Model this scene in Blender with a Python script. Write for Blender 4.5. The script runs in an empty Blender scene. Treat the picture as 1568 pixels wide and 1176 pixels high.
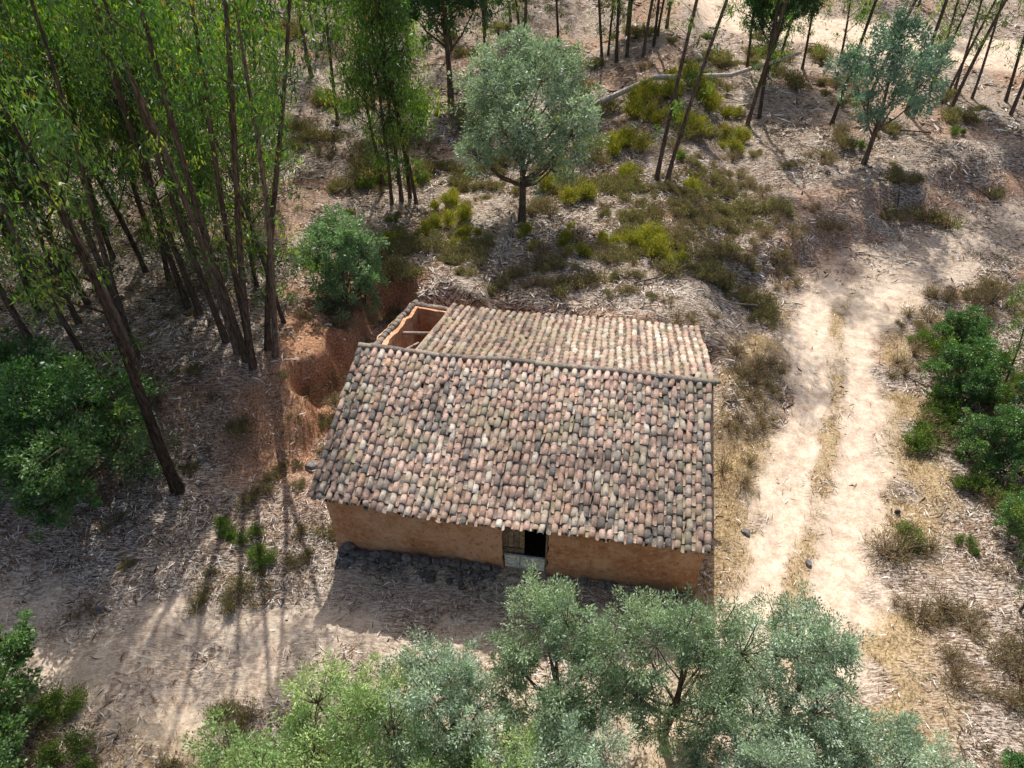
import bpy, math, random
import numpy as np
from mathutils import Vector
random.seed(7)
S=bpy.context.scene
# ---------------------------------------------------------------- noise / terrain
_tab=np.random.default_rng(3).random((256,256))
def vnoise(x,y,s):
    x=np.asarray(x,float)/s+500.0; y=np.asarray(y,float)/s+500.0
    xi=np.floor(x).astype(int); yi=np.floor(y).astype(int)
    fx=x-xi; fy=y-yi; fx=fx*fx*(3-2*fx); fy=fy*fy*(3-2*fy)
    a=_tab[xi%256,yi%256]; b=_tab[(xi+1)%256,yi%256]; c=_tab[xi%256,(yi+1)%256]; d=_tab[(xi+1)%256,(yi+1)%256]
    return (a*(1-fx)+b*fx)*(1-fy)+(c*(1-fx)+d*fx)*fy
def sstep(a,b,x):
    t=np.clip((x-a)/(b-a),0,1); return t*t*(3-2*t)
HO=np.array([-5.92,14.03]); HU=np.array([.9877,-.1564]); HN=np.array([.1564,.9877])
def to_local(x,y):
    dx=x-HO[0]; dy=y-HO[1]
    return dx*HU[0]+dy*HU[1], dx*HN[0]+dy*HN[1]
def polydist(x,y,pts):
    best=np.full(np.shape(x),1e9)
    for (x0,y0),(x1,y1) in zip(pts[:-1],pts[1:]):
        dx,dy=x1-x0,y1-y0; L2=dx*dx+dy*dy
        t=np.clip(((x-x0)*dx+(y-y0)*dy)/L2,0,1)
        best=np.minimum(best,np.hypot(x-(x0+t*dx),y-(y0+t*dy)))
    return best
TRACK=[(2,-30),(4.5,-4),(6.2,4),(8.05,11.4),(10.7,16.4),(13.0,21.5),(14.6,26.5),(17,29.6),(22.5,32.4),(28,35.4),(40,38),(70,38),(140,30)]
FRONT=[(-60,20),(-30,13.5),(-22,12),(-14,11.0),(-8,10.6),(0,9.9),(7.5,8.5)]
TOPR=[(4,88),(16,70),(27,62.5),(38,57),(60,52),(140,50)]
def outside_d(x,y):
    a,b=to_local(x,y); return np.maximum(np.maximum(-a*.62,a-12.3),b-10.9),a,b
def height(x,y):
    x=np.asarray(x,float); y=np.asarray(y,float)
    outside,a,b=outside_d(x,y)
    z=-0.6+0.6*sstep(12,24,y)+0.022*np.clip(y-24,0,400)+.035*np.clip(y-32,0,60)
    z=z-0.4*sstep(0,-9,x)*sstep(19,12,y)
    dt=polydist(x,y,TRACK)
    bank=sstep(3.0,6.5,b)*sstep(14.5,11.5,a)*np.where(a<3,1.8,1.35)
    lo=np.where(a<0,1.5,0.1); hi=np.where(a<0,2.2,1.4)
    t=np.clip((outside+1.1*(vnoise(x,y,1.3)-.5)+.4*(vnoise(x,y,.45)-.5)-lo)/(hi-lo),0,1)
    z=z+bank*t*t*(3-2*t)
    z=z+1.4*sstep(2.6,4.6,dt+1.4*(vnoise(x,y,2.0)-.5))*sstep(27,31,y)*sstep(6,12,x)*sstep(0,3,y-(26+(x-8)*.42))
    z=z+0.06*np.clip(y-110,0,400)
    tr=sstep(3.0,1.8,dt)
    n=0.7*(vnoise(x,y,9)-.5)+0.42*(vnoise(x,y,2.7)-.5)+0.22*(vnoise(x,y,.9)-.5)+.10*(vnoise(x,y,.4)-.5)
    inside=sstep(0.8,-.2,outside)*sstep(-.5,.5,b)
    z=z+n*(1-.8*tr)*(1-inside)
    z=z-0.07*sstep(.5,.1,abs(dt-0.85))
    return z
def H(x,y): return float(height(np.array([x]),np.array([y]))[0])
# ---------------------------------------------------------------- mesh helper
def make_mesh(name,V,Q,mats,midx=None,col=None,smooth=None):
    V=np.asarray(V,np.float32); Q=np.asarray(Q,np.int32)
    me=bpy.data.meshes.new(name)
    me.vertices.add(len(V)); me.vertices.foreach_set('co',V.ravel())
    me.loops.add(Q.size); me.loops.foreach_set('vertex_index',Q.ravel())
    me.polygons.add(len(Q)); me.polygons.foreach_set('loop_start',np.arange(0,Q.size,4,dtype=np.int32))
    for m in mats: me.materials.append(m)
    if midx is not None: me.polygons.foreach_set('material_index',np.asarray(midx,np.int32))
    if smooth is not None: me.polygons.foreach_set('use_smooth',np.asarray(smooth,bool))
    if col is not None:
        at=me.attributes.new('Col','FLOAT_COLOR','POINT')
        c=np.ones((len(V),4),np.float32); c[:,:3]=col; at.data.foreach_set('color',c.ravel())
    me.update(calc_edges=True)
    return me
def add(name,me,loc=(0,0,0),rot=(0,0,0),sc=(1,1,1),parent=None):
    o=bpy.data.objects.new(name,me); S.collection.objects.link(o)
    o.location=loc; o.rotation_euler=rot; o.scale=sc
    if parent: o.parent=parent
    return o
class B:
    def __init__(s): s.V=[];s.Q=[];s.M=[];s.C=[];s.Sm=[];s.n=0
    def add(s,V,Q,m,c,smooth=False):
        V=np.asarray(V,float);Q=np.asarray(Q,int)
        s.V.append(V); s.Q.append(Q+s.n); s.M.append(np.full(len(Q),m)); s.Sm.append(np.full(len(Q),smooth))
        c=np.asarray(c,float)
        if c.ndim==1: c=np.tile(c,(len(V),1))
        s.C.append(c); s.n+=len(V)
    def mesh(s,name,mats):
        return make_mesh(name,np.concatenate(s.V),np.concatenate(s.Q),mats,np.concatenate(s.M),np.concatenate(s.C),np.concatenate(s.Sm))
def tube(b,P,R,m,c,ns=7):
    P=np.asarray(P,float); R=np.asarray(R,float); n=len(P)
    T=np.gradient(P,axis=0); T/=np.linalg.norm(T,axis=1)[:,None]+1e-9
    ref=np.array([1,0,0.]) if abs(T[0][0])<.8 else np.array([0,1.,0])
    A=np.cross(T,ref); A/=np.linalg.norm(A,axis=1)[:,None]+1e-9
    Bn=np.cross(T,A)
    th=np.linspace(0,2*np.pi,ns,endpoint=False)
    V=P[:,None,:]+R[:,None,None]*(np.cos(th)[None,:,None]*A[:,None,:]+np.sin(th)[None,:,None]*Bn[:,None,:])
    i=np.arange(n-1)[:,None]; j=np.arange(ns)[None,:]; j2=(j+1)%ns
    Q=np.stack([i*ns+j+0*i,i*ns+j2,(i+1)*ns+j2,(i+1)*ns+j],-1).reshape(-1,4)
    b.add(V.reshape(-1,3),Q,m,c,True)
def leaves(b,C,A,L,W,m,col,r):
    n=len(C); A=A/(np.linalg.norm(A,axis=1)[:,None]+1e-9)
    sd=np.cross(A,r.normal(size=(n,3))); sd/=np.linalg.norm(sd,axis=1)[:,None]+1e-9
    L=np.broadcast_to(L,(n,))[:,None]; W=np.broadcast_to(W,(n,))[:,None]
    V=np.stack([C,C+A*L*.45+sd*W/2,C+A*L,C+A*L*.45-sd*W/2],1).reshape(-1,3)
    Q=np.arange(4*n).reshape(n,4)
    b.add(V,Q,m,np.repeat(col,4,axis=0))
# ---------------------------------------------------------------- materials
def newmat(name):
    m=bpy.data.materials.new(name); m.use_nodes=True; nt=m.node_tree
    for n in list(nt.nodes): nt.nodes.remove(n)
    out=nt.nodes.new('ShaderNodeOutputMaterial'); return m,nt,out
def mixc(nt,fac,a,b,mode='MIX'):
    n=nt.nodes.new('ShaderNodeMix'); n.data_type='RGBA'; n.blend_type=mode
    for sock,v in ((n.inputs[0],fac),(n.inputs[6],a),(n.inputs[7],b)):
        if isinstance(v,bpy.types.NodeSocket): nt.links.new(v,sock)
        elif isinstance(v,(int,float)): sock.default_value=v
        else: sock.default_value=(*v,1)
    return n.outputs[2]
def ramp(nt,src,p0,p1,c0=(0,0,0),c1=(1,1,1)):
    r=nt.nodes.new('ShaderNodeValToRGB'); r.color_ramp.elements[0].position=min(p0,p1); r.color_ramp.elements[1].position=max(p0,p1)
    if p0>p1: c0,c1=c1,c0
    r.color_ramp.elements[0].color=(*c0,1); r.color_ramp.elements[1].color=(*c1,1)
    nt.links.new(src,r.inputs[0]); return r.outputs[0]
def noise_(nt,scale,detail=4,rough=.6,vec=None,dist=0):
    n=nt.nodes.new('ShaderNodeTexNoise'); n.inputs['Scale'].default_value=scale; n.inputs['Detail'].default_value=detail
    n.inputs['Roughness'].default_value=rough; n.inputs['Distortion'].default_value=dist
    if vec: nt.links.new(vec,n.inputs['Vector'])
    return n.outputs[0]
def coord(nt,kind='Object',scale=None,rot=None):
    tc=nt.nodes.new('ShaderNodeTexCoord').outputs[kind]
    if scale or rot:
        mp=nt.nodes.new('ShaderNodeMapping'); nt.links.new(tc,mp.inputs[0])
        if scale: mp.inputs['Scale'].default_value=scale
        if rot: mp.inputs['Rotation'].default_value=rot
        return mp.outputs[0]
    return tc
def bsdf(nt,out,col,rough=.85,bump=None,bs=.5,bd=.02,spec=.2):
    p=nt.nodes.new('ShaderNodeBsdfPrincipled'); p.inputs['Roughness'].default_value=rough
    p.inputs['Specular IOR Level'].default_value=spec
    if isinstance(col,bpy.types.NodeSocket): nt.links.new(col,p.inputs['Base Color'])
    else: p.inputs['Base Color'].default_value=(*col,1)
    if bump is not None:
        b=nt.nodes.new('ShaderNodeBump'); b.inputs['Strength'].default_value=bs; b.inputs['Distance'].default_value=bd
        nt.links.new(bump,b.inputs['Height']); nt.links.new(b.outputs[0],p.inputs['Normal'])
    if out: nt.links.new(p.outputs[0],out.inputs[0])
    return p
def diffuse(nt,out,col):
    p=nt.nodes.new('ShaderNodeBsdfDiffuse'); nt.links.new(col,p.inputs[0])
    if out: nt.links.new(p.outputs[0],out.inputs[0])
    return p
def attr(nt,name='Col'):
    a=nt.nodes.new('ShaderNodeAttribute'); a.attribute_name=name; return a.outputs['Color']
def leaf_mat(name,trans=.35,tint=(1.3,1.5,.5),gloss=.0):
    m,nt,out=newmat(name); c=attr(nt)
    p=diffuse(nt,None,c)
    t=nt.nodes.new('ShaderNodeBsdfTranslucent'); nt.links.new(mixc(nt,1.0,c,tint,'MULTIPLY'),t.inputs[0])
    mx=nt.nodes.new('ShaderNodeMixShader'); mx.inputs[0].default_value=trans
    nt.links.new(p.outputs[0],mx.inputs[1]); nt.links.new(t.outputs[0],mx.inputs[2]); o=mx.outputs[0]
    if gloss>0:
        g=nt.nodes.new('ShaderNodeBsdfGlossy'); g.inputs['Roughness'].default_value=.45; g.inputs[0].default_value=(.9,.95,1,1)
        m2=nt.nodes.new('ShaderNodeMixShader'); m2.inputs[0].default_value=gloss
        nt.links.new(o,m2.inputs[1]); nt.links.new(g.outputs[0],m2.inputs[2]); o=m2.outputs[0]
    nt.links.new(o,out.inputs[0]); return m
def col_mat(name,nscale=8,amt=.5):
    m,nt,out=newmat(name); c=attr(nt); n=noise_(nt,nscale,3,.65,coord(nt))
    k=ramp(nt,n,.3,.7,(1-amt,)*3,(1+amt*.4,)*3)
    diffuse(nt,out,mixc(nt,1.0,c,k,'MULTIPLY')); return m
M_euc=leaf_mat('eucalyptus_leaf',.38,(1.6,1.85,.45),.05)
M_sil=leaf_mat('silvery_leaf',.34,(1.25,1.4,.75),.04)
M_dark=leaf_mat('evergreen_leaf',.28,(1.2,1.5,.5),.05)
M_shr=leaf_mat('shrub_leaf',.3,(1.3,1.3,.5))
m,nt,out=newmat('dry_bark_strip'); diffuse(nt,out,attr(nt)); M_litter=m
M_wood=col_mat('old_wood',9,.6)
def bark():
    m,nt,out=newmat('tree_bark'); n=noise_(nt,6,3,.7,coord(nt,'Object',(3,3,.5)))
    c=mixc(nt,ramp(nt,n,.35,.65),(.06,.042,.034),(.28,.21,.165)); diffuse(nt,out,mixc(nt,1.0,c,attr(nt),'MULTIPLY')); return m
M_bark=bark()
def ground_mat():
    m,nt,out=newmat('forest_soil_and_litter'); co=coord(nt)
    mask=nt.nodes.new('ShaderNodeSeparateColor'); nt.links.new(attr(nt),mask.inputs[0])
    big=noise_(nt,.45,3,.6,co); mid=noise_(nt,2.4,3,.7,co); fine=noise_(nt,13,4,.8,co)
    soil=mixc(nt,ramp(nt,mid,.38,.62),(.12,.068,.042),(.30,.20,.13))
    litter=mixc(nt,ramp(nt,fine,.42,.60),(.09,.065,.05),(.48,.40,.335))
    c=mixc(nt,ramp(nt,big,.44,.60),litter,soil); c=mixc(nt,.4,c,litter)
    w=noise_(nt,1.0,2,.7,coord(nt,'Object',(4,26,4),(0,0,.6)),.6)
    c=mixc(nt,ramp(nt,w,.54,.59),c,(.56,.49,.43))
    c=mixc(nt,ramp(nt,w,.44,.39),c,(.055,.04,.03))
    orange=mixc(nt,ramp(nt,fine,.38,.62),(.17,.08,.048),(.55,.32,.20)); c=mixc(nt,mask.outputs[2],c,orange)
    straw=mixc(nt,ramp(nt,fine,.38,.62),(.18,.125,.065),(.52,.39,.22)); c=mixc(nt,mask.outputs[1],c,straw)
    tr=mixc(nt,ramp(nt,mid,.36,.64),(.49,.37,.28),(.72,.61,.49)); tr=mixc(nt,ramp(nt,fine,.52,.64,(0,)*3,(.5,)*3),tr,(.78,.70,.6))
    tr=mixc(nt,ramp(nt,fine,.44,.34,(0,)*3,(.65,)*3),tr,(.29,.20,.14))
    c=mixc(nt,mask.outputs[0],c,tr)
    diffuse(nt,out,c); return m
M_ground=ground_mat()
# ---------------------------------------------------------------- ground (one sheet)
xs=np.unique(np.concatenate([np.linspace(-400,-60,30),np.arange(-60,-24,.8),np.arange(-24,24,.18),np.arange(24,60,.6),np.linspace(60,400,30)]))
ys=np.unique(np.concatenate([np.linspace(-300,-2,30),np.arange(0,40,.18),np.arange(40,100,.6),np.linspace(100,500,40)]))
X,Y=np.meshgrid(xs,ys,indexing='ij'); Z=height(X,Y)
def masks(X,Y):
    dt=polydist(X,Y,TRACK); df=polydist(X,Y,FRONT); dr=polydist(X,Y,TOPR)
    e=1.3*(vnoise(X,Y,1.7)-.5)+.9*(vnoise(X,Y,.5)-.5)
    t=sstep(2.5,1.5,dt+e)
    med=sstep(.5,.15,dt+.35*(vnoise(X,Y,.6)-.5))*.85*(.5+.5*sstep(.3,.5,vnoise(X,Y,1.3)))
    t=t*(1-med*sstep(30,27,Y))*(.85+.15*vnoise(X,Y,3))*(1-.6*sstep(27,32,Y))
    f=sstep(2.8,1.2,df+e*1.5)*(.2+.6*vnoise(X,Y,1.5))
    r=sstep(5.0,3.4,dr+e)*.9
    out,a,b=outside_d(X,Y)
    yard=sstep(2.2,1.0,np.abs(b+1.4)+.5*e)*sstep(-1.5,.5,a)*sstep(13,11,a)*.3
    T=np.clip(np.maximum.reduce([t,f,r,yard]),0,1)
    g=sstep(4.6,2.9,dt+e)*(1-sstep(2.2,1.5,dt))*sstep(30,24,Y)*.85*sstep(.25,.55,vnoise(X,Y,1.4))
    g=np.maximum(g,med*1.1*sstep(30,26,Y)); g=np.maximum(g,.6*sstep(10,7,Y+e*2)*sstep(-3,-8,X))
    g=np.maximum(g,.75*sstep(12.0,12.8,a+.5*e)*sstep(16.5,14,a+e)*sstep(-2,1,b)*sstep(14,10,b)*sstep(.3,.6,vnoise(X,Y,1.1)))
    o=sstep(3.8,2.6,out+1.4*(vnoise(X,Y,1.1)-.5))*sstep(.8,1.5,out+.5*(vnoise(X,Y,.7)-.5))*sstep(1,4,b)*sstep(1,-.5,a)*sstep(16,13,b)
    o=np.maximum(o,.4*sstep(.66,.8,vnoise(X,Y,4.0))*sstep(13,18,Y))
    o=np.maximum(o,.6*sstep(4.5,3.0,dt+e)*(1-sstep(2.6,2,dt))*sstep(27,30,Y)*sstep(.3,.6,vnoise(X,Y,1.5)))
    return T,np.clip(g,0,1),np.clip(o,0,1)
T,G,O=masks(X,Y)
nx,ny=X.shape; idx=np.arange(nx*ny).reshape(nx,ny)
Q=np.stack([idx[:-1,:-1],idx[1:,:-1],idx[1:,1:],idx[:-1,1:]],-1).reshape(-1,4)
gm=make_mesh('ground',np.stack([X,Y,Z],-1).reshape(-1,3),Q,[M_ground],None,np.stack([T,G,O],-1).reshape(-1,3),np.ones(len(Q),bool))
add('ground',gm)
# ---------------------------------------------------------------- litter
def in_house(x,y,pad=0):
    a,b=to_local(x,y); return (a>0.05-pad)&(a<11.7+pad)&(b>.3-pad)&(b<10.5+pad)
def litter(n,x0,x1,y0,y1,l0,l1,w,seed):
    r=np.random.default_rng(seed); x=r.uniform(x0,x1,n); y=r.uniform(y0,y1,n)
    keep=(np.abs(x)<y*.8+9)
    T_,G_,O_=masks(x,y); keep&=(r.random(n)>sstep(0,.8,T_)*.95)&(r.random(n)>O_*.6)&(r.random(n)>G_*.6)&~in_house(x,y)
    keep&=r.random(n)<(.06+2.0*sstep(.2,.8,vnoise(x,y,1.0))*sstep(.1,.7,vnoise(x+90,y,3.5)))
    x=x[keep];y=y[keep];n=len(x); z=height(x,y)
    th=r.uniform(0,np.pi*2,n); L=l0+(l1-l0)*r.random(n)**2.2; W=w*r.uniform(.4,1.5,n)
    ax=np.stack([np.cos(th),np.sin(th),r.normal(0,.2,n)],1); sd=np.stack([-np.sin(th),np.cos(th),r.normal(0,.7,n)],1)
    c=np.stack([x,y,z+r.uniform(.015,.10,n)],1)
    bend=sd*(L*r.normal(0,.06,n))[:,None]
    a0=c-ax*L[:,None]/2; a1=c+ax*L[:,None]/2; mid=c+bend+np.array([0,0,.01])
    w2=sd*W[:,None]/2
    V=np.stack([a0-w2*.5,a0+w2*.5,mid+w2,mid-w2,a1+w2*.3,a1-w2*.3],1).reshape(-1,3)
    k=np.arange(n)[:,None]*6
    Q=np.concatenate([k+[0,1,2,3],k+[3,2,4,5]],0)
    pal=np.array([[.74,.67,.61],[.50,.42,.35],[.34,.25,.185],[.20,.135,.09],[.88,.85,.81],[.34,.19,.11],[.07,.05,.038]])
    ci=r.choice(7,n,p=[.19,.17,.18,.17,.09,.07,.13]); col=pal[ci]*r.uniform(.8,1.1,(n,1))
    return V,Q,np.repeat(col,6,axis=0)
bb=B()
for args in ((210000,-26,26,4,22,.05,.36,.024,11),(170000,-34,38,20,45,.08,.6,.036,12),(55000,-60,64,43,90,.2,1.1,.08,13)):
    V,Qq,c=litter(*args); bb.add(V,Qq,0,c)
add('bark_litter',bb.mesh('bark_litter',[M_litter]))
# ---------------------------------------------------------------- grass
def grass(n,seed,fun,h0,h1,pal,name):
    r=np.random.default_rng(seed); x=r.uniform(-26,26,n); y=r.uniform(4,46,n)
    p=fun(x,y); k=(r.random(n)<p)&~in_house(x,y); x=x[k];y=y[k];n=len(x)
    x=np.repeat(x,5)+r.normal(0,.06,n*5); y=np.repeat(y,5)+r.normal(0,.06,n*5); n*=5
    z=height(x,y)-.02; h=r.uniform(h0,h1,n)
    ax=np.stack([r.normal(0,.5,n),r.normal(0,.5,n),np.ones(n)],1)
    pal=np.array(pal); col=pal[r.integers(0,len(pal),n)]*r.uniform(.7,1.2,(n,1))
    b=B(); leaves(b,np.stack([x,y,z],1),ax,h,.018+0*h,0,col,r)
    add(name,b.mesh(name,[M_shr]))
def fdry(x,y):
    T_,G_,O_=masks(x,y); return np.clip(G_*.8+.06*(vnoise(x,y,1.2)>.5),0,1)*(T_<.6)
grass(60000,21,fdry,.08,.30,[[.48,.37,.20],[.38,.28,.14],[.30,.25,.12],[.52,.43,.27]],'dry_grass')
def fgr(x,y):
    T_,G_,O_=masks(x,y); return .36*sstep(.56,.8,vnoise(x+40,y,1.6))*(T_<.3)
grass(45000,22,fgr,.08,.28,[[.22,.24,.07],[.30,.28,.10],[.16,.19,.06]],'green_grass')
# ---------------------------------------------------------------- tree generators
def nrm(v): return v/(np.linalg.norm(v)+1e-9)
def euc(seed,h,cs,nl,lean=0.04,r0=.11,nleaf=84,pal=None,spread=.9,dark=.85,epi=.5,ls=1.0):
    r=np.random.default_rng(seed); b=B()
    pal=np.array(pal if pal is not None else [[.095,.185,.035],[.145,.25,.05],[.052,.115,.032],[.26,.33,.06],[.028,.065,.025]])
    n=14; t=np.linspace(0,1,n); ph=r.uniform(0,6.28,2); ld=r.uniform(0,6.28)
    P=np.stack([lean*h*t**1.3*np.cos(ld)+.25*np.sin(5*t+ph[0])*t, lean*h*t**1.3*np.sin(ld)+.25*np.sin(4*t+ph[1])*t, h*t-.3],1)
    R=r0*(1-t)**.8+.018; R[0]*=1.35
    bc=np.array([1,1,1.])*r.uniform(.7,1.3)*dark
    tube(b,P,R,0,bc,8)
    C=[];A=[];K=[]
    def cluster(c,k,s):
        m=int(k*r.uniform(.5,1.5)); q=r.normal(size=(m,3))*np.array([.27,.27,.40])*s*ls
        C.append(c+q); a=np.stack([r.normal(0,.45,m),r.normal(0,.45,m),-np.abs(r.normal(.9,.5,m))],1); A.append(a)
        base=pal[r.choice(len(pal),p=[.3,.26,.2,.10,.14])]; kk=base*r.uniform(.55,1.4,(m,1))
        red=r.random(m)<.02; kk[red]=[.33,.17,.06]; K.append(kk)
    for i in range(nl):
        f=cs+(1-cs)*((i+r.random())/nl)**.9
        p=np.array([np.interp(f,t,P[:,j]) for j in range(3)])
        az=r.uniform(0,6.28); ln=(.8+2.1*(1-f)+.3)*r.uniform(.5,1.35)*spread
        up=r.uniform(.4,1.3)
        d=nrm(np.array([np.cos(az),np.sin(az),up])); d2=nrm(d+np.array([0,0,.5]))
        m1=p+d*ln*.5; e=m1+d2*ln*.5
        rr=np.interp(f,t,R)*.42
        tube(b,[p,m1,e],[rr,rr*.6,.01],0,bc*.9,5)
        cluster(e,nleaf,1.0); cluster(m1+r.normal(0,.3,3),nleaf*.4,.8)
        for s in range(2):
            az2=az+r.uniform(-1.2,1.2); e2=m1+np.array([np.cos(az2),np.sin(az2),r.uniform(-.1,.7)])*ln*.55
            tube(b,[m1,e2],[rr*.4,.008],0,bc*.9,4); cluster(e2+np.array([0,0,-.2]),nleaf*.75,.85)
    for i in range(int(nl*epi)):
        f=r.uniform(.1,cs); p=np.array([np.interp(f,t,P[:,j]) for j in range(3)])
        az=r.uniform(0,6.28); e=p+np.array([np.cos(az),np.sin(az),.6])*r.uniform(.3,1.0)
        tube(b,[p,e],[.018,.006],0,bc*.8,4)
        if r.random()<.6: cluster(e,nleaf*.35,.5)
    C=np.concatenate(C);A=np.concatenate(A);K=np.concatenate(K)
    leaves(b,C,A,r.uniform(.14,.32,len(C)),r.uniform(.04,.075,len(C)),1,K,r)
    return b.mesh('eucalyptus_tree',[M_bark,M_euc])
def broad(name,seed,h,cr,z0,nlobe,nsub,nleaf,pal,mat,ll=(.07,.13),lw=(.03,.05),r0=.14,spiky=.3,lob=(.30,.46),fork=.3,flat=0):
    r=np.random.default_rng(seed); b=B(); pal=np.array(pal)
    n=8; t=np.linspace(0,1,n); ztop=h*.8
    P=np.stack([.25*np.sin(3*t+seed)*t,.25*np.cos(2.3*t+seed)*t,ztop*t-.3],1)
    R=r0*(1-t)**.9+.02; R[0]*=1.3; bc=np.ones(3)*.9
    tube(b,P,R,0,bc,8)
    C=[];A=[];K=[]
    ch=(h-z0)
    for i in range(nlobe):
        g=(i+.5)/nlobe; az=i*2.4+r.uniform(-.5,.5); rad=cr*math.sqrt(max(0.0,1-(2*(g-.42))**2*.75))*r.uniform(.45,.85)
        if g>.85: rad*=.5+flat
        c=np.array([math.cos(az)*rad,math.sin(az)*rad,z0+ch*(.10+.74*g)+r.uniform(-.15,.15)*ch*.3])
        lr=cr*r.uniform(*lob)
        f=min(.92,max(fork,(c[2]-rad*.9)/ztop)); p=np.array([np.interp(f,t,P[:,j]) for j in range(3)])
        m1=(p+c)/2+np.array([0,0,-.12*rad]); rr=np.interp(f,t,R)*.55
        tube(b,[p,m1,c],[rr,rr*.7,rr*.35],0,bc,6)
        lobc=pal[r.integers(len(pal))]*r.uniform(.8,1.2)
        for s in range(nsub):
            d=nrm(r.normal(size=3)+np.array([0,0,.35])); sc=c+d*lr*r.uniform(.45,1.15)*np.array([1,1,1+spiky*max(d[2],0)*2.0])
            if s%2==0: tube(b,[c,(c+sc)/2+r.normal(0,.05,3),sc],[rr*.3,.014,.006],0,bc*.9,4)
            m=int(nleaf*r.uniform(.5,1.3)); sr=lr*r.uniform(.20,.36)
            q=r.normal(size=(m,3)); q/=np.linalg.norm(q,axis=1)[:,None]; q*=(r.random(m)**.5)[:,None]*sr
            q[:,2]*=1+spiky
            C.append(sc+q); A.append(q/sr*.9+d*.6+r.normal(0,.5,(m,3)))
            K.append((lobc*.6+pal[r.integers(len(pal))]*.4)*r.uniform(.75,1.3)*r.uniform(.65,1.35,(m,1)))
    C=np.concatenate(C);A=np.concatenate(A);K=np.concatenate(K)
    leaves(b,C,A,r.uniform(*ll,len(C)),r.uniform(*lw,len(C)),1,K,r)
    return b.mesh(name,[M_bark,mat])
E=[euc(101+i,hh,cs,nl,le,r0) for i,(hh,cs,nl,le,r0) in enumerate([(15,.34,24,.05,.125),(13,.26,24,.09,.10),(16.5,.42,22,.04,.13),(12,.22,20,.12,.085),(14,.45,18,.07,.10)])]
EM=[euc(140+i,hh,cs,8,le,.115,nleaf=58,spread=.75,epi=1.5,dark=.8) for i,(hh,cs,le) in enumerate([(18,.58,.05),(17,.52,.08),(16,.62,.06)])]
ED=euc(120,14,.5,9,.03,.19,dark=.35,epi=1.2,nleaf=60)
EB=[euc(201+i,hh,.55,22,le,.10,spread=1.2,epi=1.0,dark=.75) for i,(hh,le) in enumerate([(20,.08),(18,.14),(21,.05)])]
SILP=[[.26,.345,.215],[.20,.28,.175],[.32,.41,.26],[.24,.32,.20]]
BLUP=[[.30,.38,.29],[.23,.31,.23],[.37,.455,.355],[.27,.35,.26]]
GRNP=[[.25,.37,.14],[.32,.43,.165],[.20,.30,.125],[.36,.45,.19]]
DRKP=[[.07,.16,.045],[.10,.21,.055],[.05,.12,.035],[.14,.24,.07]]
FG=[broad('silver_acacia_tree',301,5.8,1.85,1.3,13,28,105,SILP,M_sil,(.06,.115),(.024,.042)),
    broad('silver_acacia_tree',302,5.5,1.95,1.0,14,28,100,BLUP,M_sil,(.06,.115),(.024,.042)),
    broad('silver_acacia_tree',303,4.9,1.95,.8,13,28,100,GRNP,M_sil,(.06,.115),(.024,.042))]
SB=broad('silver_gum_tree',310,9.2,3.9,2.6,28,26,54,BLUP,M_sil,(.12,.22),(.05,.08),.2,.0,(.22,.36),.3,.4)
SC=broad('silver_gum_tree',311,6.5,2.4,2.2,13,18,50,[[.19,.31,.25],[.15,.23,.19],[.27,.38,.32]],M_sil,(.14,.24),(.05,.08),.12,.1,(.25,.42))
YG=broad('young_eucalyptus_tree',312,4.4,1.75,-.2,20,18,78,[[.20,.32,.15],[.15,.25,.12],[.26,.37,.20]],M_sil,(.1,.18),(.035,.06),.08,.1,(.30,.46),.1,.3)
OK=[broad('cork_oak_tree',320,5.2,2.6,.8,17,26,76,DRKP,M_dark,(.09,.15),(.05,.08),.2,.0),
    broad('cork_oak_tree',321,4.2,2.0,.4,14,24,70,DRKP,M_dark,(.09,.15),(.05,.08),.16,.0)]
DT=broad('evergreen_oak_tree',325,12,3.6,4,20,20,76,[[.055,.13,.033],[.075,.165,.045],[.04,.10,.03]],M_dark,(.14,.24),(.08,.12),.2,.1)
def shrub(name,seed,h,rad,n,pal,up=1.0,twig=14,ll=(.06,.14),lw=(.02,.035),clump=0):
    r=np.random.default_rng(seed); b=B(); pal=np.array(pal)
    C=[];A=[];K=[]
    cen=[(0,0)]+[(r.uniform(-1,1)*rad*1.2,r.uniform(-1,1)*rad*1.2) for _ in range(clump)]
    for cx,cy in cen:
        sc=1 if (cx,cy)==(0,0) else r.uniform(.45,.95)
        for i in range(twig):
            az=r.uniform(0,6.28); q=r.random()**.6; e=np.array([np.cos(az)*rad*q,np.sin(az)*rad*q,h*(1-.55*q*q)*r.uniform(.7,1.1)])*sc
            o=np.array([cx,cy,0])
            tube(b,[o+[0,0,-.05],o+e*.5+[0,0,.06],o+e],[.012,.008,.004],0,np.array([1.6,1.45,1.3]),3)
            m=n//twig; tt=r.uniform(.35,1.08,m)[:,None]
            C.append(o+e*tt+r.normal(0,.08,(m,3))); A.append(np.stack([r.normal(0,.7,m)+e[0],r.normal(0,.7,m)+e[1],np.full(m,up)],1))
            K.append(pal[r.integers(len(pal))]*r.uniform(.6,1.4,(m,1)))
    C=np.concatenate(C);A=np.concatenate(A);K=np.concatenate(K)
    leaves(b,C,A,r.uniform(*ll,len(C)),r.uniform(*lw,len(C)),1,K,r)
    return b.mesh(name,[M_bark,M_shr])
GO=[shrub('gorse_shrub',400+i,.85,.6,1500,[[.38,.37,.07],[.28,.31,.06],[.46,.43,.10]],1.2,22,clump=2) for i in range(2)]
GR=[shrub('green_shrub',410+i,.8,.6,1500,[[.13,.22,.055],[.20,.29,.08],[.10,.155,.045]],.8,20,clump=2) for i in range(3)]
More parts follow.
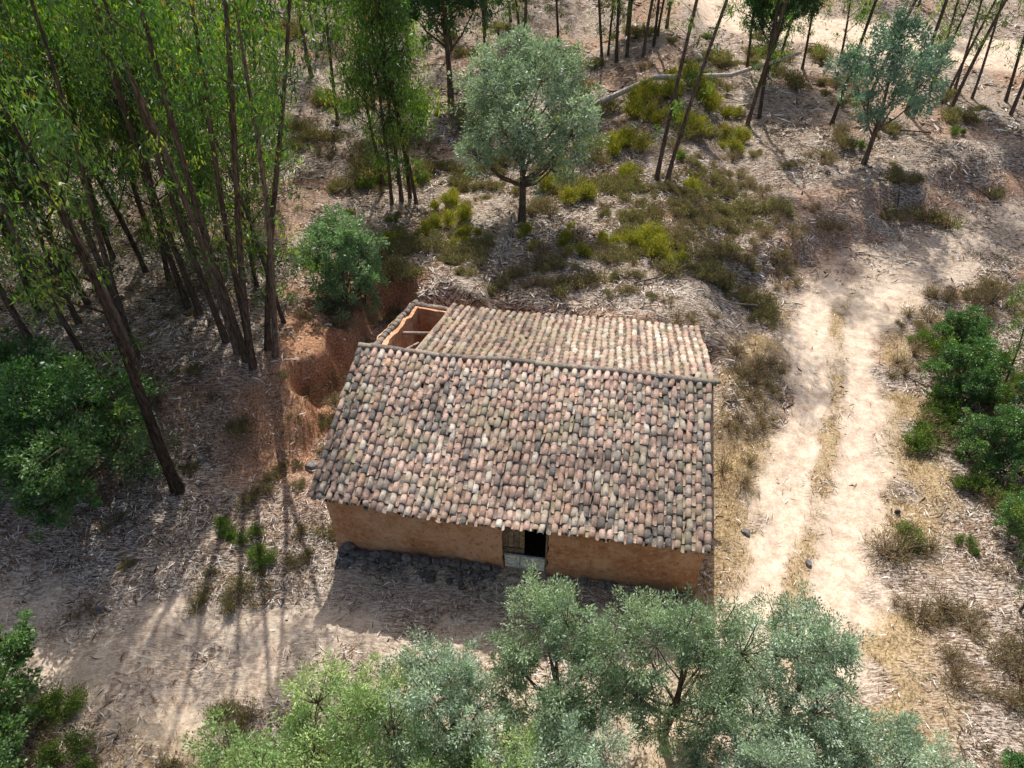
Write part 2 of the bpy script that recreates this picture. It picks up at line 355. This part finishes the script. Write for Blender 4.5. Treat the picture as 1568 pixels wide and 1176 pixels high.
DR=[shrub('dry_shrub',420+i,.55,.7,360,[[.32,.26,.18],[.22,.175,.12],[.26,.24,.15]],.8,30,(.08,.2),(.012,.022),clump=2) for i in range(3)]
HE=[shrub('heather_shrub',430+i,.5,.65,620,[[.27,.26,.15],[.19,.18,.11],[.33,.32,.18],[.22,.165,.11]],1.1,20,clump=3) for i in range(3)]
def place(name,me,x,y,s=1.0,rz=None,sz=None,tilt=(0,0),dz=0):
    rz=random.uniform(0,6.28) if rz is None else rz
    return add(name,me,(x,y,H(x,y)+dz),(tilt[0],tilt[1],rz),(s,s,sz or s))
place('eucalyptus_tree',ED,-11.8,16.8,1.0,rz=0)
for x,y,k,s,tx,ty in [(-10.1,21.3,0,1.05,.0,.02),(-9.8,21.0,1,1.05,.05,.10),(-10.5,21.6,2,1.0,-.04,-.02),(-9.4,21.8,1,.95,-.03,.17),(-10.2,22.1,0,.95,.04,.13),(-9.0,21.4,2,.9,.02,.20),(-11.2,22.4,0,.95,.02,.0)]:
    place('eucalyptus_tree',EM[k],x,y,s,rz=0,tilt=(tx,ty))
for x,y,k,s,tx,ty in [(-12.9,24.4,0,1,.0,.0),(-13.6,24.9,1,1,.03,-.04),(-12.4,25.6,2,1.05,0,.05),(-13.4,19.8,2,.9,.0,.04),(-14.3,21.4,1,.9,.02,.03),(-15.4,20.4,0,.9,.02,.0)]:
    place('eucalyptus_tree',EM[k],x,y,s,rz=0,tilt=(tx,ty))
near=[(-16,24.0,0,1.0),(-17.4,23.4,1,1),(-19,26,2,1),(-22,25,0,1),(-21,22,1,1.0),(-19.2,20.3,3,1.1),
 (-18.7,22.2,0,.95),(-24,29,2,1),(-17,30,1,1),(-14.8,31,4,1),(-21,33,0,1),(-25,36,2,1),(-17.5,36,3,1),(-13.8,36.5,2,1),
 (-15.1,26.8,1,1),(-18.2,28.5,3,1.1),(-20.3,29.8,1,1),(-12.1,29.5,3,.9),(-23,22.5,1,1),(-17.8,25.0,1,1.05),(-21.6,27.5,3,1.1),(-14.6,28.8,0,.9),
 (-16.4,27.6,3,1.1),(-19.6,24.4,3,1.1),(-23.5,26.5,1,1.1),(-11.2,26.6,3,.9),(-9.3,23.8,3,.85),(-11.6,24.2,1,.85),(-13.2,27.6,1,1),(-15.8,33.5,1,1),(-12.4,33.5,3,1),
 (-20.5,39.4,0,1),(-13.5,41,2,1),(-13.8,51,0,1),(-5.8,34.8,0,.85),(-5.4,35.2,3,1.0),(-6.3,34.6,1,.85),(-6.9,36.2,1,.9),(-5.0,34.5,1,.8),
 (-9,47,4,1),(-2,52,1,1),(-7.5,55,0,1),(-11,45,1,1)]
for x,y,k,s in near: place('eucalyptus_tree',E[k],x,y,s,tilt=(random.uniform(-.07,.07),random.uniform(-.07,.07)))
pts=[(x,y) for x,y,_,_ in near]+[(-10,21.5),(-13,25),(-13.2,19.6)]
def scatter_euc(n,x0,x1,y0,y1,md,protos,bare=0):
    k=0;tries=0
    while k<n and tries<n*60:
        tries+=1; x=random.uniform(x0,x1); y=random.uniform(y0,y1)
        if any((x-a)**2+(y-b)**2<md*md for a,b in pts): continue
        if polydist(np.array([x]),np.array([y]),TOPR)[0]<5.2 or polydist(np.array([x]),np.array([y]),TRACK)[0]<4.5: continue
        if polydist(np.array([x]),np.array([y]),FRONT)[0]<3.5: continue
        pts.append((x,y)); me=random.choice(EB if random.random()<bare else protos)
        place('eucalyptus_tree',me,x,y,random.uniform(.8,1.15),tilt=(random.uniform(-.1,.1),random.uniform(-.1,.1))); k+=1
scatter_euc(70,-62,-14,30,85,2.1,E,.05)
scatter_euc(10,-34,-23,16,30,2.3,E)
scatter_euc(24,-16,2,54,95,2.6,E,.1)
rb=[(7.9,37,0,1),(8.4,36.6,1,1),(7.5,54,2,1),(8.3,54.5,0,1),(9.3,53.5,1,1),(6.6,55,0,.9),(10.2,54.8,2,.9),(14.9,45,0,1),(15.9,46,2,1),
 (29.8,50,0,.8),(31,49,1,.8),(30.5,50.5,1,.8),(33,48.5,2,.9),(28.8,50.5,1,.8),(36,46,1,1),(38,48,0,1),(34.5,49,0,.9),
 (20,44.5,2,.95),(25,45.5,0,1),(28,46,1,1),(32,46,0,.95),(23,47,1,1),(35,44,2,1)]
for x,y,k,s in rb: place('eucalyptus_tree',EB[k],x,y,s,tilt=(random.uniform(-.08,.08),random.uniform(-.1,.1)))
pts+= [(x,y) for x,y,_,_ in rb]
for x,y,k,s in [(17,54,1,.9),(18.2,53,3,1),(12,60,0,.9),(24,55,3,.85),(41,46,0,.9),(19.5,55,1,.9),(28.3,49.5,3,.8),(35.5,47.5,3,.8),(3.5,57,1,.9),(7.2,56.5,3,.9),(10.8,57,3,.9),(21,54,1,.85)]:
    place('eucalyptus_tree',E[k],x,y,s); pts.append((x,y))
scatter_euc(30,2,74,68,110,3,E,.15)
scatter_euc(6,44,75,42,46,3,E,.2)
place('silver_gum_tree',SB,.5,33.4,1,rz=.4)
place('silver_gum_tree',SC,20.3,39.6,1.2,rz=1)
place('young_eucalyptus_tree',YG,-7.0,25.6,1.0,rz=0)
place('evergreen_oak_tree',DT,-4,47.5,1)
place('evergreen_oak_tree',DT,17.5,51.5,.75)
place('evergreen_oak_tree',DT,9,60,.75)
place('evergreen_oak_tree',DT,1,60,.8)
place('cork_oak_tree',OK[0],-14.4,16.4,1.05)
place('cork_oak_tree',OK[1],-17.2,18.0,1.2)
place('cork_oak_tree',OK[1],-14.2,9.0,.9)
place('cork_oak_tree',OK[1],-12.8,6.4,.8)
place('cork_oak_tree',OK[1],17.6,21.4,.66)
place('cork_oak_tree',OK[1],17.2,18.0,.62)
place('cork_oak_tree',OK[0],20.0,18.8,.7)
place('cork_oak_tree',OK[1],16.8,14.6,.5)
place('cork_oak_tree',OK[1],12.6,6.6,.5)
place('cork_oak_tree',OK[1],19.0,24.4,.5)
for x,y,k,s in [(17.4,15.5,3,.42),(18.4,17.6,1,.4),(15.2,11.9,3,.36),(16.0,13.4,1,.38),(13.9,8.9,3,.32),(19.5,21.5,3,.42),(14.4,7.2,1,.3),(16.9,11.3,0,.3)]:
    place('eucalyptus_sapling',E[k],x,y,s)
for x,y,k,s in [(1.15,8.5,0,.95),(3.9,8.3,0,.93),(6.6,8.2,1,1.0),(-1.5,7.6,1,.92),(-3.3,6.9,2,1.0),(-5.3,6.0,2,.95),(-.6,5.6,2,.9),(1.2,6.3,1,.85),(5.2,6.0,1,.85),(7.9,6.3,1,.85),(-7.2,5.0,2,.85)]:
    place('silver_acacia_tree',FG[k],x,y,s)
for x,y,k,s in [(2.6,39,0,1.3),(4.2,40.5,1,1.2),(8.5,46.5,0,1.6),(9.8,45.7,1,1.5),(11.2,46.8,0,1.8),(12.4,45.5,1,1.4),(7.8,44.5,1,1.4),(9.5,43,0,1.2),(5.6,30.2,0,1.0),(6.6,29.2,1,1.2),(6.7,30.3,0,1.1),(2.6,31,0,.8),
   (-5.8,30.2,0,.9),(-3.4,34,0,.9),(.6,31.8,0,.8),(3.8,35.4,1,1.1),(9.5,35,0,.9),(2.0,37,1,1.1),(3.2,29.5,0,.8),(6.0,41,0,1.3),(7.0,41.5,1,1.3),(10.4,41.5,1,1.3)]:
    place('gorse_shrub',GO[k],x,y,s)
for x,y,k,s in [(18.2,23.3,0,1.3),(19.2,25,1,1.4),(17.0,20.4,1,1.0),(13.2,14.6,0,.7),(17.2,16,0,1.1),(-8.2,13.9,0,.7),(-8.9,14.6,1,.6),(-9.6,15.2,2,.6),
   (18.5,13,0,1.2),(15.2,9.8,1,1.2),(-12.6,9.2,0,.9),(-11.5,8.3,1,.8)]:
    place('green_shrub',GR[k],x,y,s)
def scat(name,protos,n,x0,x1,y0,y1,s0,s1,thr=.45,seed=0):
    r=random.Random(seed); k=0;t=0
    while k<n and t<n*40:
        t+=1; x=r.uniform(x0,x1); y=r.uniform(y0,y1); A_=np.array([x]);B_=np.array([y])
        T_,G_,O_=masks(A_,B_)
        if T_[0]>.15 or polydist(A_,B_,TRACK)[0]<2.4 or in_house(A_,B_,.4)[0] or vnoise(A_+seed*13,B_,4)[0]<thr: continue
        place(name,r.choice(protos),x,y,s0+(s1-s0)*r.random()**1.8); k+=1
scat('dry_shrub',DR,150,-26,24,14,52,.4,1.4,.4,1)
scat('dry_shrub',DR,90,11,24,5,30,.4,1.4,.3,2)
scat('dry_shrub',DR,36,-15,-4,3,13,.4,1.0,.3,3)
scat('dry_shrub',DR,80,6,14,19,38,.4,1.1,.25,10)
scat('heather_shrub',HE,160,-6,12,25.5,38,.4,1.3,.25,4)
scat('heather_shrub',HE,130,-30,42,34,62,.6,1.8,.4,5)
scat('heather_shrub',HE,24,-18,-6,4,15,.4,1.1,.3,6)
scat('heather_shrub',HE,24,-14,-5,15,30,.3,.8,.4,11)
scat('gorse_shrub',GO,34,-5,14,27,50,.3,1.2,.45,7)
scat('green_shrub',GR,30,-30,40,20,65,.3,.9,.55,8)
scat('green_shrub',GR,64,14.5,24,5,30,.4,1.6,.35,9)
def log(name,P,R,c=(1,1,1),mat=None):
    b=B(); tube(b,P,R,0,np.array(c),9); add(name,b.mesh(name,[mat or M_wood]))
log('fallen_trunk',[(4.6,46.4,H(4.6,46.4)+.3),(9,47,H(9,47)+1.2),(14,47.6,H(14,47.6)+1.9),(18.5,48.4,H(18,48.4)+2.9)],[.2,.17,.14,.09],(.66,.58,.52))
for i in range(40):
    r=random.Random(900+i); x=r.uniform(-24,28); y=r.uniform(15,50); a=r.uniform(0,6.28); L=r.uniform(1.2,4.5)
    x2=x+math.cos(a)*L; y2=y+math.sin(a)*L
    if in_house(np.array([x,x2,(x+x2)/2]),np.array([y,y2,(y+y2)/2]),.6).any(): continue
    if masks(np.array([x,x2]),np.array([y,y2]))[0].max()>.2: continue
    xm,ym=(x+x2)/2+r.uniform(-.15,.15),(y+y2)/2
    log('fallen_branch',[(x,y,H(x,y)+.08),(xm,ym,H(xm,ym)+.14),(x2,y2,H(x2,y2)+.06)],[.05,.035,.015],(.34,.27,.22) if i%2 else (.12,.09,.07))
# ================================================================ HOUSE
house=bpy.data.objects.new('adobe_house',None); S.collection.objects.link(house)
def W(a,b,z):
    a=np.asarray(a,float);b=np.asarray(b,float);z=np.asarray(z,float)
    return np.stack([HO[0]+HU[0]*a+HN[0]*b,HO[1]+HU[1]*a+HN[1]*b,z+0*a],-1)
RB=5.44; BB_=10.65; ZE=2.2; ZR=3.9; ZB=2.32
def sag(a,b):
    a=np.asarray(a,float);b=np.asarray(b,float)
    return .05*np.sin(a*.9+1)+.09*(vnoise(a+70,b+30,2.2)-.5)*2-.08*np.sin(np.clip(a/11.8,0,1)*np.pi)
def roofz(a,b):
    a=np.asarray(a,float);b=np.asarray(b,float)
    z=np.where(b<RB,ZE+(ZR-ZE)*b/RB,ZR+(ZB-ZR)*(b-RB)/(BB_-RB))
    return z+sag(a,b)
def wall_mat():
    m,nt,out=newmat('rammed_earth_wall'); co=coord(nt)
    n1=noise_(nt,.9,4,.6,co); n2=noise_(nt,6,5,.75,co)
    c=mixc(nt,ramp(nt,n1,.40,.60),(.58,.29,.155),(.74,.45,.29)); c=mixc(nt,ramp(nt,n2,.52,.66,(0,)*3,(.75,)*3),c,(.80,.57,.43))
    c=mixc(nt,ramp(nt,n2,.45,.36,(0,)*3,(.75,)*3),c,(.31,.15,.085))
    sx=nt.nodes.new('ShaderNodeSeparateXYZ'); nt.links.new(co,sx.inputs[0])
    w=nt.nodes.new('ShaderNodeMath'); w.operation='MULTIPLY_ADD'; nt.links.new(n1,w.inputs[0]); w.inputs[1].default_value=.5; nt.links.new(sx.outputs[2],w.inputs[2])
    f=nt.nodes.new('ShaderNodeMath'); f.operation='PINGPONG'; nt.links.new(w.outputs[0],f.inputs[0]); f.inputs[1].default_value=.42
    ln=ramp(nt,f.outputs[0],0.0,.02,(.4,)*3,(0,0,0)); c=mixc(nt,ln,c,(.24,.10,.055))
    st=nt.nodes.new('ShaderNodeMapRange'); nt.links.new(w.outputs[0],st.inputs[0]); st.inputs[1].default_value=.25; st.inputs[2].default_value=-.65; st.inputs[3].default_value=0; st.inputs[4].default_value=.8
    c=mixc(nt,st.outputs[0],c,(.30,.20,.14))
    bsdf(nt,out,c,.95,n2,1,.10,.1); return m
M_wall=wall_mat()
def wall(name,a0,a1,b0,b1,z0,zt):
    b_=B(); st=.12
    def grid(fn,nu,nv):
        u,v=np.meshgrid(np.linspace(0,1,nu),np.linspace(0,1,nv),indexing='ij')
        A_,B2,Z2=fn(u,v)
        dx=.11*(vnoise(A_*1.3+B2+50,Z2*1.7+20,.4)-.5)+.10*(vnoise(A_+B2+50,Z2+20,1.6)-.5)
        ca=(A_-(a0+a1)/2)/(a1-a0)*2; cb=(B2-(b0+b1)/2)/(b1-b0)*2
        A_=A_+np.where(abs(ca)>.999,np.sign(ca)*dx,0); B2=B2+np.where(abs(cb)>.999,np.sign(cb)*dx,0)
        V=W(A_,B2,Z2).reshape(-1,3); id_=np.arange(nu*nv).reshape(nu,nv)
        b_.add(V,np.stack([id_[:-1,:-1],id_[1:,:-1],id_[1:,1:],id_[:-1,1:]],-1).reshape(-1,4),0,np.ones(3),True)
    na=max(2,int((a1-a0)/st)); nb=max(2,int((b1-b0)/st)); nz=26
    T_=lambda a,b,v: z0+(zt(a,b)-z0)*v
    grid(lambda u,v:(a0+(a1-a0)*u,b0+0*u,T_(a0+(a1-a0)*u,b0+0*u,v)),na,nz)
    grid(lambda u,v:(a0+(a1-a0)*u,b1+0*u,T_(a0+(a1-a0)*u,b1+0*u,v)),na,nz)
    grid(lambda u,v:(a0+0*u,b0+(b1-b0)*u,T_(a0+0*u,b0+(b1-b0)*u,v)),nb,nz)
    grid(lambda u,v:(a1+0*u,b0+(b1-b0)*u,T_(a1+0*u,b0+(b1-b0)*u,v)),nb,nz)
    grid(lambda u,v:(a0+(a1-a0)*u,b0+(b1-b0)*v,zt(a0+(a1-a0)*u,b0+(b1-b0)*v)),na,nb)
    me=b_.mesh(name,[M_wall]); return add(name,me,parent=house)
top=lambda a,b: roofz(a,b)-.07
DA0,DA1=5.60,7.02
WB=.42
wall('front_wall_left',.12,DA0,WB,WB+.5,-1.8,top)
wall('front_wall_right',DA1,11.6,WB,WB+.5,-1.8,top)
wall('left_gable_wall',.121,.62,WB+.5,10.4,-1.8,lambda a,b: roofz(a,b)-.07+np.where(b>RB,.12*(vnoise(a*2+9,b,.7)-.5),0))
wall('right_gable_wall',11.1,11.599,WB+.5,10.4,-1.8,top)
wall('back_wall',.62,11.1,9.9,10.4,-1.8,top)
wall('inner_wall',2.2,2.5,WB+.5,9.9,-1.0,lambda a,b: roofz(a,b)-.12)
wall('cross_wall',.62,2.2,5.2,5.5,-1.0,lambda a,b: roofz(a,b)-.12)
def lbox(b_,a0,a1,b0,b1,z0,z1,c,m=0):
    P=[(a0,b0,z0),(a1,b0,z0),(a1,b1,z0),(a0,b1,z0),(a0,b0,z1),(a1,b0,z1),(a1,b1,z1),(a0,b1,z1)]
    P=np.array(P); V=W(P[:,0],P[:,1],P[:,2])
    b_.add(V,[(0,3,2,1),(4,5,6,7),(0,1,5,4),(1,2,6,5),(2,3,7,6),(3,0,4,7)],m,np.array(c))
d=B()
lbox(d,DA0-.3,DA1+.25,WB-.045,WB+.46,1.72,1.9,(.20,.15,.11)); add('door_lintel',d.mesh('door_lintel',[M_wood]),parent=house)
wall('wall_over_door',DA0,DA1,WB+.03,WB+.45,1.9,top)
d=B()
for i in range(4): lbox(d,DA0+.03+i*.17,DA0+.185+i*.17,WB+.10+.004*i,WB+.13+.004*i,-.42,1.71,(.26+.05*(i%2),.20+.04*(i%2),.16))
lbox(d,DA1-.06,DA1-.005,WB+.04,WB+.28,-.45,1.71,(.30,.24,.19))
for z in (.35,1.3): lbox(d,DA0+.03,DA0+.70,WB+.07,WB+.095,z,z+.12,(.20,.16,.13))
lbox(d,DA0+.003,DA0+.028,WB+.05,WB+.3,-.45,1.71,(.30,.24,.19))
add('wooden_door',d.mesh('wooden_door',[M_wood]),parent=house)
d=B()
lbox(d,DA0+.10,DA1-.07,WB+.0,WB+.04,-.42,.16,(.72,.78,.76)); lbox(d,DA0+.08,DA1-.065,WB-.01,WB+.05,.162,.21,(.55,.60,.60))
lbox(d,DA0+.55,DA0+.60,WB-.006,WB-.002,-.41,.15,(.45,.5,.5))
add('door_lower_panel',d.mesh('door_lower_panel',[M_wood]),parent=house)
d=B(); lbox(d,DA0,DA1,WB-.1,WB+.5,-.95,-.46,(.45,.36,.30)); add('door_sill',d.mesh('door_sill',[M_wood]),parent=house)
d=B(); lbox(d,.62,11.1,WB+.5,9.9,-1.0,-.45,(.16,.10,.07)); add('interior_floor',d.mesh('interior_floor',[M_wood]),parent=house)
def deck(name,a0,a1,b0,b1):
    b_=B(); na,nb=40,20
    for off in (0,-.05):
        u,v=np.meshgrid(np.linspace(a0,a1,na),np.linspace(b0,b1,nb),indexing='ij')
        V=W(u,v,roofz(u,v)+off-.015).reshape(-1,3); i=np.arange(na*nb).reshape(na,nb)
        b_.add(V,np.stack([i[:-1,:-1],i[1:,:-1],i[1:,1:],i[:-1,1:]],-1).reshape(-1,4),0,np.array([.10,.075,.06]),True)
    add(name,b_.mesh(name,[M_wood]),parent=house)
deck('front_roof_deck',-.02,11.72,.08,RB-.01)
deck('back_roof_deck',2.0,11.72,RB+.01,BB_-.1)
b_=B()
for i in range(16):
    a=.35+i*.75; tube(b_,W([a,a],[.02,.6],[roofz(a,.02)-.1,roofz(a,.6)-.1]),[.04,.04],0,np.array([.2,.15,.11]),6)
for a in (2.3,1.6,.95): 
    tube(b_,W([a,a+.12],[RB-.2,8.1 if a!=1.6 else 10.0],[ZR-.25,2.2 if a!=1.6 else 2.3]),[.06,.05],0,np.array([.42,.34,.28]),7)
tube(b_,W([.5,2.4],[7.7,7.9],[2.9,2.95]),[.07,.06],0,np.array([.38,.31,.26]),7)
tube(b_,W([.8,2.2],[9.2,6.5],[.6,2.2]),[.05,.05],0,np.array([.42,.36,.30]),7)
tube(b_,W([1.9,1.2],[8.9,7.2],[.3,2.0]),[.05,.05],0,np.array([.42,.36,.30]),7)
add('roof_beams',b_.mesh('roof_beams',[M_wood]),parent=house)
def tile_mat():
    m,nt,out=newmat('clay_barrel_tile'); co=coord(nt); c=attr(nt)
    n1=noise_(nt,1.1,4,.65,co); n2=noise_(nt,13,4,.8,co)
    c=mixc(nt,ramp(nt,n2,.53,.63,(0,)*3,(.75,)*3),c,(.12,.11,.10))
    c=mixc(nt,ramp(nt,n2,.45,.37,(0,)*3,(.6,)*3),c,(.60,.54,.47))
    c=mixc(nt,ramp(nt,n1,.50,.62,(0,)*3,(.55,)*3),c,(.26,.235,.155))
    c=mixc(nt,ramp(nt,n1,.47,.38,(0,)*3,(.65,)*3),c,(.13,.112,.10))
    diffuse(nt,out,c); return m
M_tile=tile_mat()
def tiles(name,a0,a1,b_start,b_end,sgn,lightness,rng_,bias=None):
    r=rng_; sp=.27; cols=int((a1-a0)/sp); L=.46; ex=.345; rows=int(abs(b_end-b_start)/ex)+1
    ns=7; th=np.linspace(0,np.pi,ns)
    b=B()
    pal=np.array([[.43,.29,.235],[.49,.35,.285],[.38,.25,.20],[.44,.37,.305],[.27,.23,.205],[.16,.147,.137],[.50,.31,.21],[.54,.475,.41]])
    prob=np.array([.28,.26,.18,.14,.06,.02,.02,.04])
    for kind in (0,1):
        for i in range(cols+(1 if kind==0 else 0)):
            coljit=r.normal(0,.016); colc=r.uniform(.9,1.1); ph=r.uniform(0,6.28); rowj=r.normal(0,.03)
            for j in range(rows):
                bu=b_start+sgn*(j*ex-.03+r.normal(0,.02)+rowj); bl=bu+sgn*L*r.uniform(.93,1.04)
                if j==rows-1: bl=b_end+sgn*r.uniform(.0,.10)
                ac=a0+(i+(.5 if kind else 0))*sp+coljit+.018*math.sin(j*.6+ph)+r.normal(0,.010); yaw=r.normal(0,.04)
                if r.random()<.04: yaw+=r.normal(0,.18)
                ru,rl=(.084,.100) if kind==0 else (.112,.09)
                t=np.array([0,.5,1.0]); rr=ru+(rl-ru)*t
                bc=bu+(bl-bu)*t; sh=r.normal(0,.008)
                for lay in (0,1):
                    k=rr-(0.014 if lay else 0)
                    da=-np.cos(th)[None,:]*k[:,None]
                    dz=np.sin(th)[None,:]*k[:,None]*.78
                    if kind==0: dz=.06+.016*t[:,None]+dz
                    else: dz=.095+.010*t[:,None]-dz*.85
                    A_=ac+da+(yaw*(bc-bu))[:,None]; B2=np.repeat(bc[:,None],ns,1)
                    Z_=roofz(A_,B2)+dz+sh
                    if lay==0: A0,B0,Z0=A_,B2,Z_
                    else: A1,B1,Z1=A_,B2,Z_
                V=W(np.concatenate([A0.ravel(),A1[-1],]),np.concatenate([B0.ravel(),B1[-1]]),np.concatenate([Z0.ravel(),Z1[-1]]))
                q=[]
                for s in range(2):
                    for k in range(ns-1): q.append((s*ns+k,s*ns+k+1,(s+1)*ns+k+1,(s+1)*ns+k))
                for k in range(ns-1): q.append((2*ns+k,2*ns+k+1,3*ns+k+1,3*ns+k))
                am,bm=ac,(bu+bl)/2
                p=prob.copy()
                if bias is not None: p=p*bias(am,bm)
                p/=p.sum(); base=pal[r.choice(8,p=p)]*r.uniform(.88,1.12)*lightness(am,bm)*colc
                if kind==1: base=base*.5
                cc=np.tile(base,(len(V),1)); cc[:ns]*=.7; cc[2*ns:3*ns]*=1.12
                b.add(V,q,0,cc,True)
    me=b.mesh(name,[M_tile]); add(name,me,parent=house)
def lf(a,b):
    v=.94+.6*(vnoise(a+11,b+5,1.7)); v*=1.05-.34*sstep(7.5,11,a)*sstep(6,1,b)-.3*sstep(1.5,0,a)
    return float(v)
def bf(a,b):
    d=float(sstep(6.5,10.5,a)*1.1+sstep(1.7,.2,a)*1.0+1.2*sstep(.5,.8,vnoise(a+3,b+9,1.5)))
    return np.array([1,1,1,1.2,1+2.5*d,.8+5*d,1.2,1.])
tiles('front_roof_tiles',-.08,11.78,RB-.02,-.05,-1,lf,np.random.default_rng(51),bf)
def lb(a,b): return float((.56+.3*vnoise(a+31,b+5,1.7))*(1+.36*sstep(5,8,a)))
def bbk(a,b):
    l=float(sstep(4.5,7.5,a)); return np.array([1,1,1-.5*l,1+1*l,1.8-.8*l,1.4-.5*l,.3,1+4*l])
tiles('back_roof_tiles',1.95,11.78,RB+.05,BB_,1,lb,np.random.default_rng(52),bbk)
def barrel_row(name,fn,n,rad,cols_,seed):
    r=np.random.default_rng(seed); b=B(); ns=9; th=np.linspace(-.15,np.pi+.15,ns)
    for i in range(n):
        p0,p1=fn(i),fn(i+1.15); p0=np.array(p0)+r.normal(0,.015,3); p1=np.array(p1)+r.normal(0,.015,3)
        ax=nrm(p1-p0); sd=nrm(np.cross(ax,[0,0,1])); up=np.cross(sd,ax)
        rows=[]
        for q,(pp,rr) in enumerate(((p0,rad*1.12),((p0+p1)/2,rad),(p1,rad*.9))):
            rows.append(pp+np.cos(th)[:,None]*rr*sd+np.sin(th)[:,None]*rr*.85*up)
        rows.insert(0,p0+np.cos(th)[:,None]*(rad*.95)*sd+np.sin(th)[:,None]*rad*.8*up)
        V=np.concatenate(rows); q=[(s*ns+k,s*ns+k+1,(s+1)*ns+k+1,(s+1)*ns+k) for s in range(3) for k in range(ns-1)]
        c=np.array(cols_[r.integers(len(cols_))])*r.uniform(.8,1.2)
        b.add(V,q,0,c,True)
    add(name,b.mesh(name,[M_tile]),parent=house)
RC=[[.26,.20,.17],[.18,.155,.14],[.30,.235,.20],[.14,.125,.115],[.30,.265,.235]]
barrel_row('ridge_tiles',lambda i:(lambda a:W(a,RB,roofz(a,RB)+.05))(-.15+i*.40),30,.11,RC,61)
barrel_row('left_wall_coping',lambda i:(lambda b:W(.34,b,roofz(.34,b)-.02))(RB+.15+i*.38),13,.12,RC,62)
barrel_row('back_wall_coping',lambda i:(lambda a:W(a,10.2,roofz(a,10.2)-.04))(.25+i*.36),5,.12,RC,63)
b_=B(); aa=np.linspace(-.12,11.8,60); tube(b_,W(aa,RB+0*aa,roofz(aa,RB)+.02),np.full(60,.11)+.02*np.sin(aa*7),0,np.array([.26,.22,.19]),8)
add('ridge_mortar',b_.mesh('ridge_mortar',[M_wood]),parent=house)
def stone_mat():
    m,nt,out=newmat('schist_stone'); n=noise_(nt,6,4,.7,coord(nt)); c=mixc(nt,ramp(nt,n,.35,.7),(.08,.08,.085),(.27,.25,.24)); c=mixc(nt,1.0,c,attr(nt),'MULTIPLY')
    bsdf(nt,out,c,.85,n,.8,.03); return m
M_stone=stone_mat()
def rock(b,c,s,r):
    n=5; u=np.linspace(-1,1,n); Vs=[];Qs=[];k=0
    cuts=[nrm(r.normal(size=3)) for _ in range(6)]
    for axis in range(3):
        for sg in (-1,1):
            g=np.stack(np.meshgrid(u,u,indexing='ij'),-1).reshape(-1,2)
            P=np.insert(g,axis,sg,axis=1); P=P/np.linalg.norm(P,axis=1)[:,None]
            for cn in cuts:
                dd=P@cn; P=P-np.clip(dd-.62,0,None)[:,None]*cn
            i=np.arange(n*n).reshape(n,n); q=np.stack([i[:-1,:-1],i[1:,:-1],i[1:,1:],i[:-1,1:]],-1).reshape(-1,4)
            Vs.append(P);Qs.append(q+k);k+=n*n
    V=np.concatenate(Vs)*s; a=r.uniform(-.4,.4); V=V@np.array([[math.cos(a),-math.sin(a),0],[math.sin(a),math.cos(a),0],[0,0,1]])
    b.add(V+c,np.concatenate(Qs),0,np.ones(3)*r.uniform(.6,1.5))
r=np.random.default_rng(77); b_=B()
# coursed dry-stone plinth, two rough courses, with some fallen stones at its foot
for row in range(3):
    a=.15+row*.1
    while a<5.45:
        s=r.uniform(.13,.22); q=W(a+s,WB-.10-r.uniform(0,.06),0); zz=H(q[0],q[1])+.04+row*.19
        if zz<-.32: rock(b_,np.array([q[0],q[1],zz]),np.array([s*1.15,.15,.125]),r)
        a+=s*1.9
for i in range(42):
    a=r.uniform(.1,5.4); bo=r.uniform(-.25,.25); q=W(a,bo,0)
    rock(b_,np.array([q[0],q[1],H(q[0],q[1])+.04]),r.uniform(.07,.17,3)*np.array([1.2,1,.7]),r)
for i in range(20):
    a=r.uniform(7.1,11.4); bo=r.uniform(.15,WB); q=W(a,bo,0); rock(b_,np.array([q[0],q[1],H(q[0],q[1])+.04]),r.uniform(.08,.17,3),r)
add('foundation_stones',b_.mesh('foundation_stones',[M_stone]),parent=house)
b_=B()
for i in range(70):
    x=r.uniform(-22,22); y=r.uniform(8,46)
    if in_house(np.array([x]),np.array([y]),.3)[0] or masks(np.array([x]),np.array([y]))[0][0]>.3: continue
    rock(b_,np.array([x,y,H(x,y)+.03]),r.uniform(.06,.2,3),r)
rock(b_,np.array([-7.3,17.8,H(-7.3,17.8)+.1]),np.array([.28,.22,.18]),r)
add('scattered_stones',b_.mesh('scattered_stones',[M_stone]))
# ================================================================ light, sky, camera
el=math.radians(55); az=math.radians(3)
dvec=Vector((-math.sin(az)*math.cos(el),math.cos(az)*math.cos(el),math.sin(el)))
sun=bpy.data.lights.new('sun','SUN'); sun.energy=5.0; sun.angle=math.radians(.5); sun.color=(1,.95,.86)
so=bpy.data.objects.new('sun',sun); S.collection.objects.link(so); so.rotation_euler=dvec.to_track_quat('Z','Y').to_euler()
w=bpy.data.worlds.new('World'); S.world=w; w.use_nodes=True; nt=w.node_tree
sk=nt.nodes.new('ShaderNodeTexSky'); sk.sky_type='NISHITA'; sk.sun_disc=False; sk.sun_elevation=el; sk.sun_rotation=-az; sk.dust_density=5.0; sk.ozone_density=.5
bg=nt.nodes['Background']; bg.inputs[1].default_value=.14; nt.links.new(sk.outputs[0],bg.inputs[0])
cam=bpy.data.cameras.new('camera'); co_=bpy.data.objects.new('camera',cam); S.collection.objects.link(co_)
cam.sensor_width=36; cam.lens=24.96; cam.clip_end=1500; co_.location=(0,0,18.5); co_.rotation_euler=(math.radians(50),0,0); S.camera=co_
S.view_settings.view_transform='Standard'; S.view_settings.look='None'; S.view_settings.exposure=0
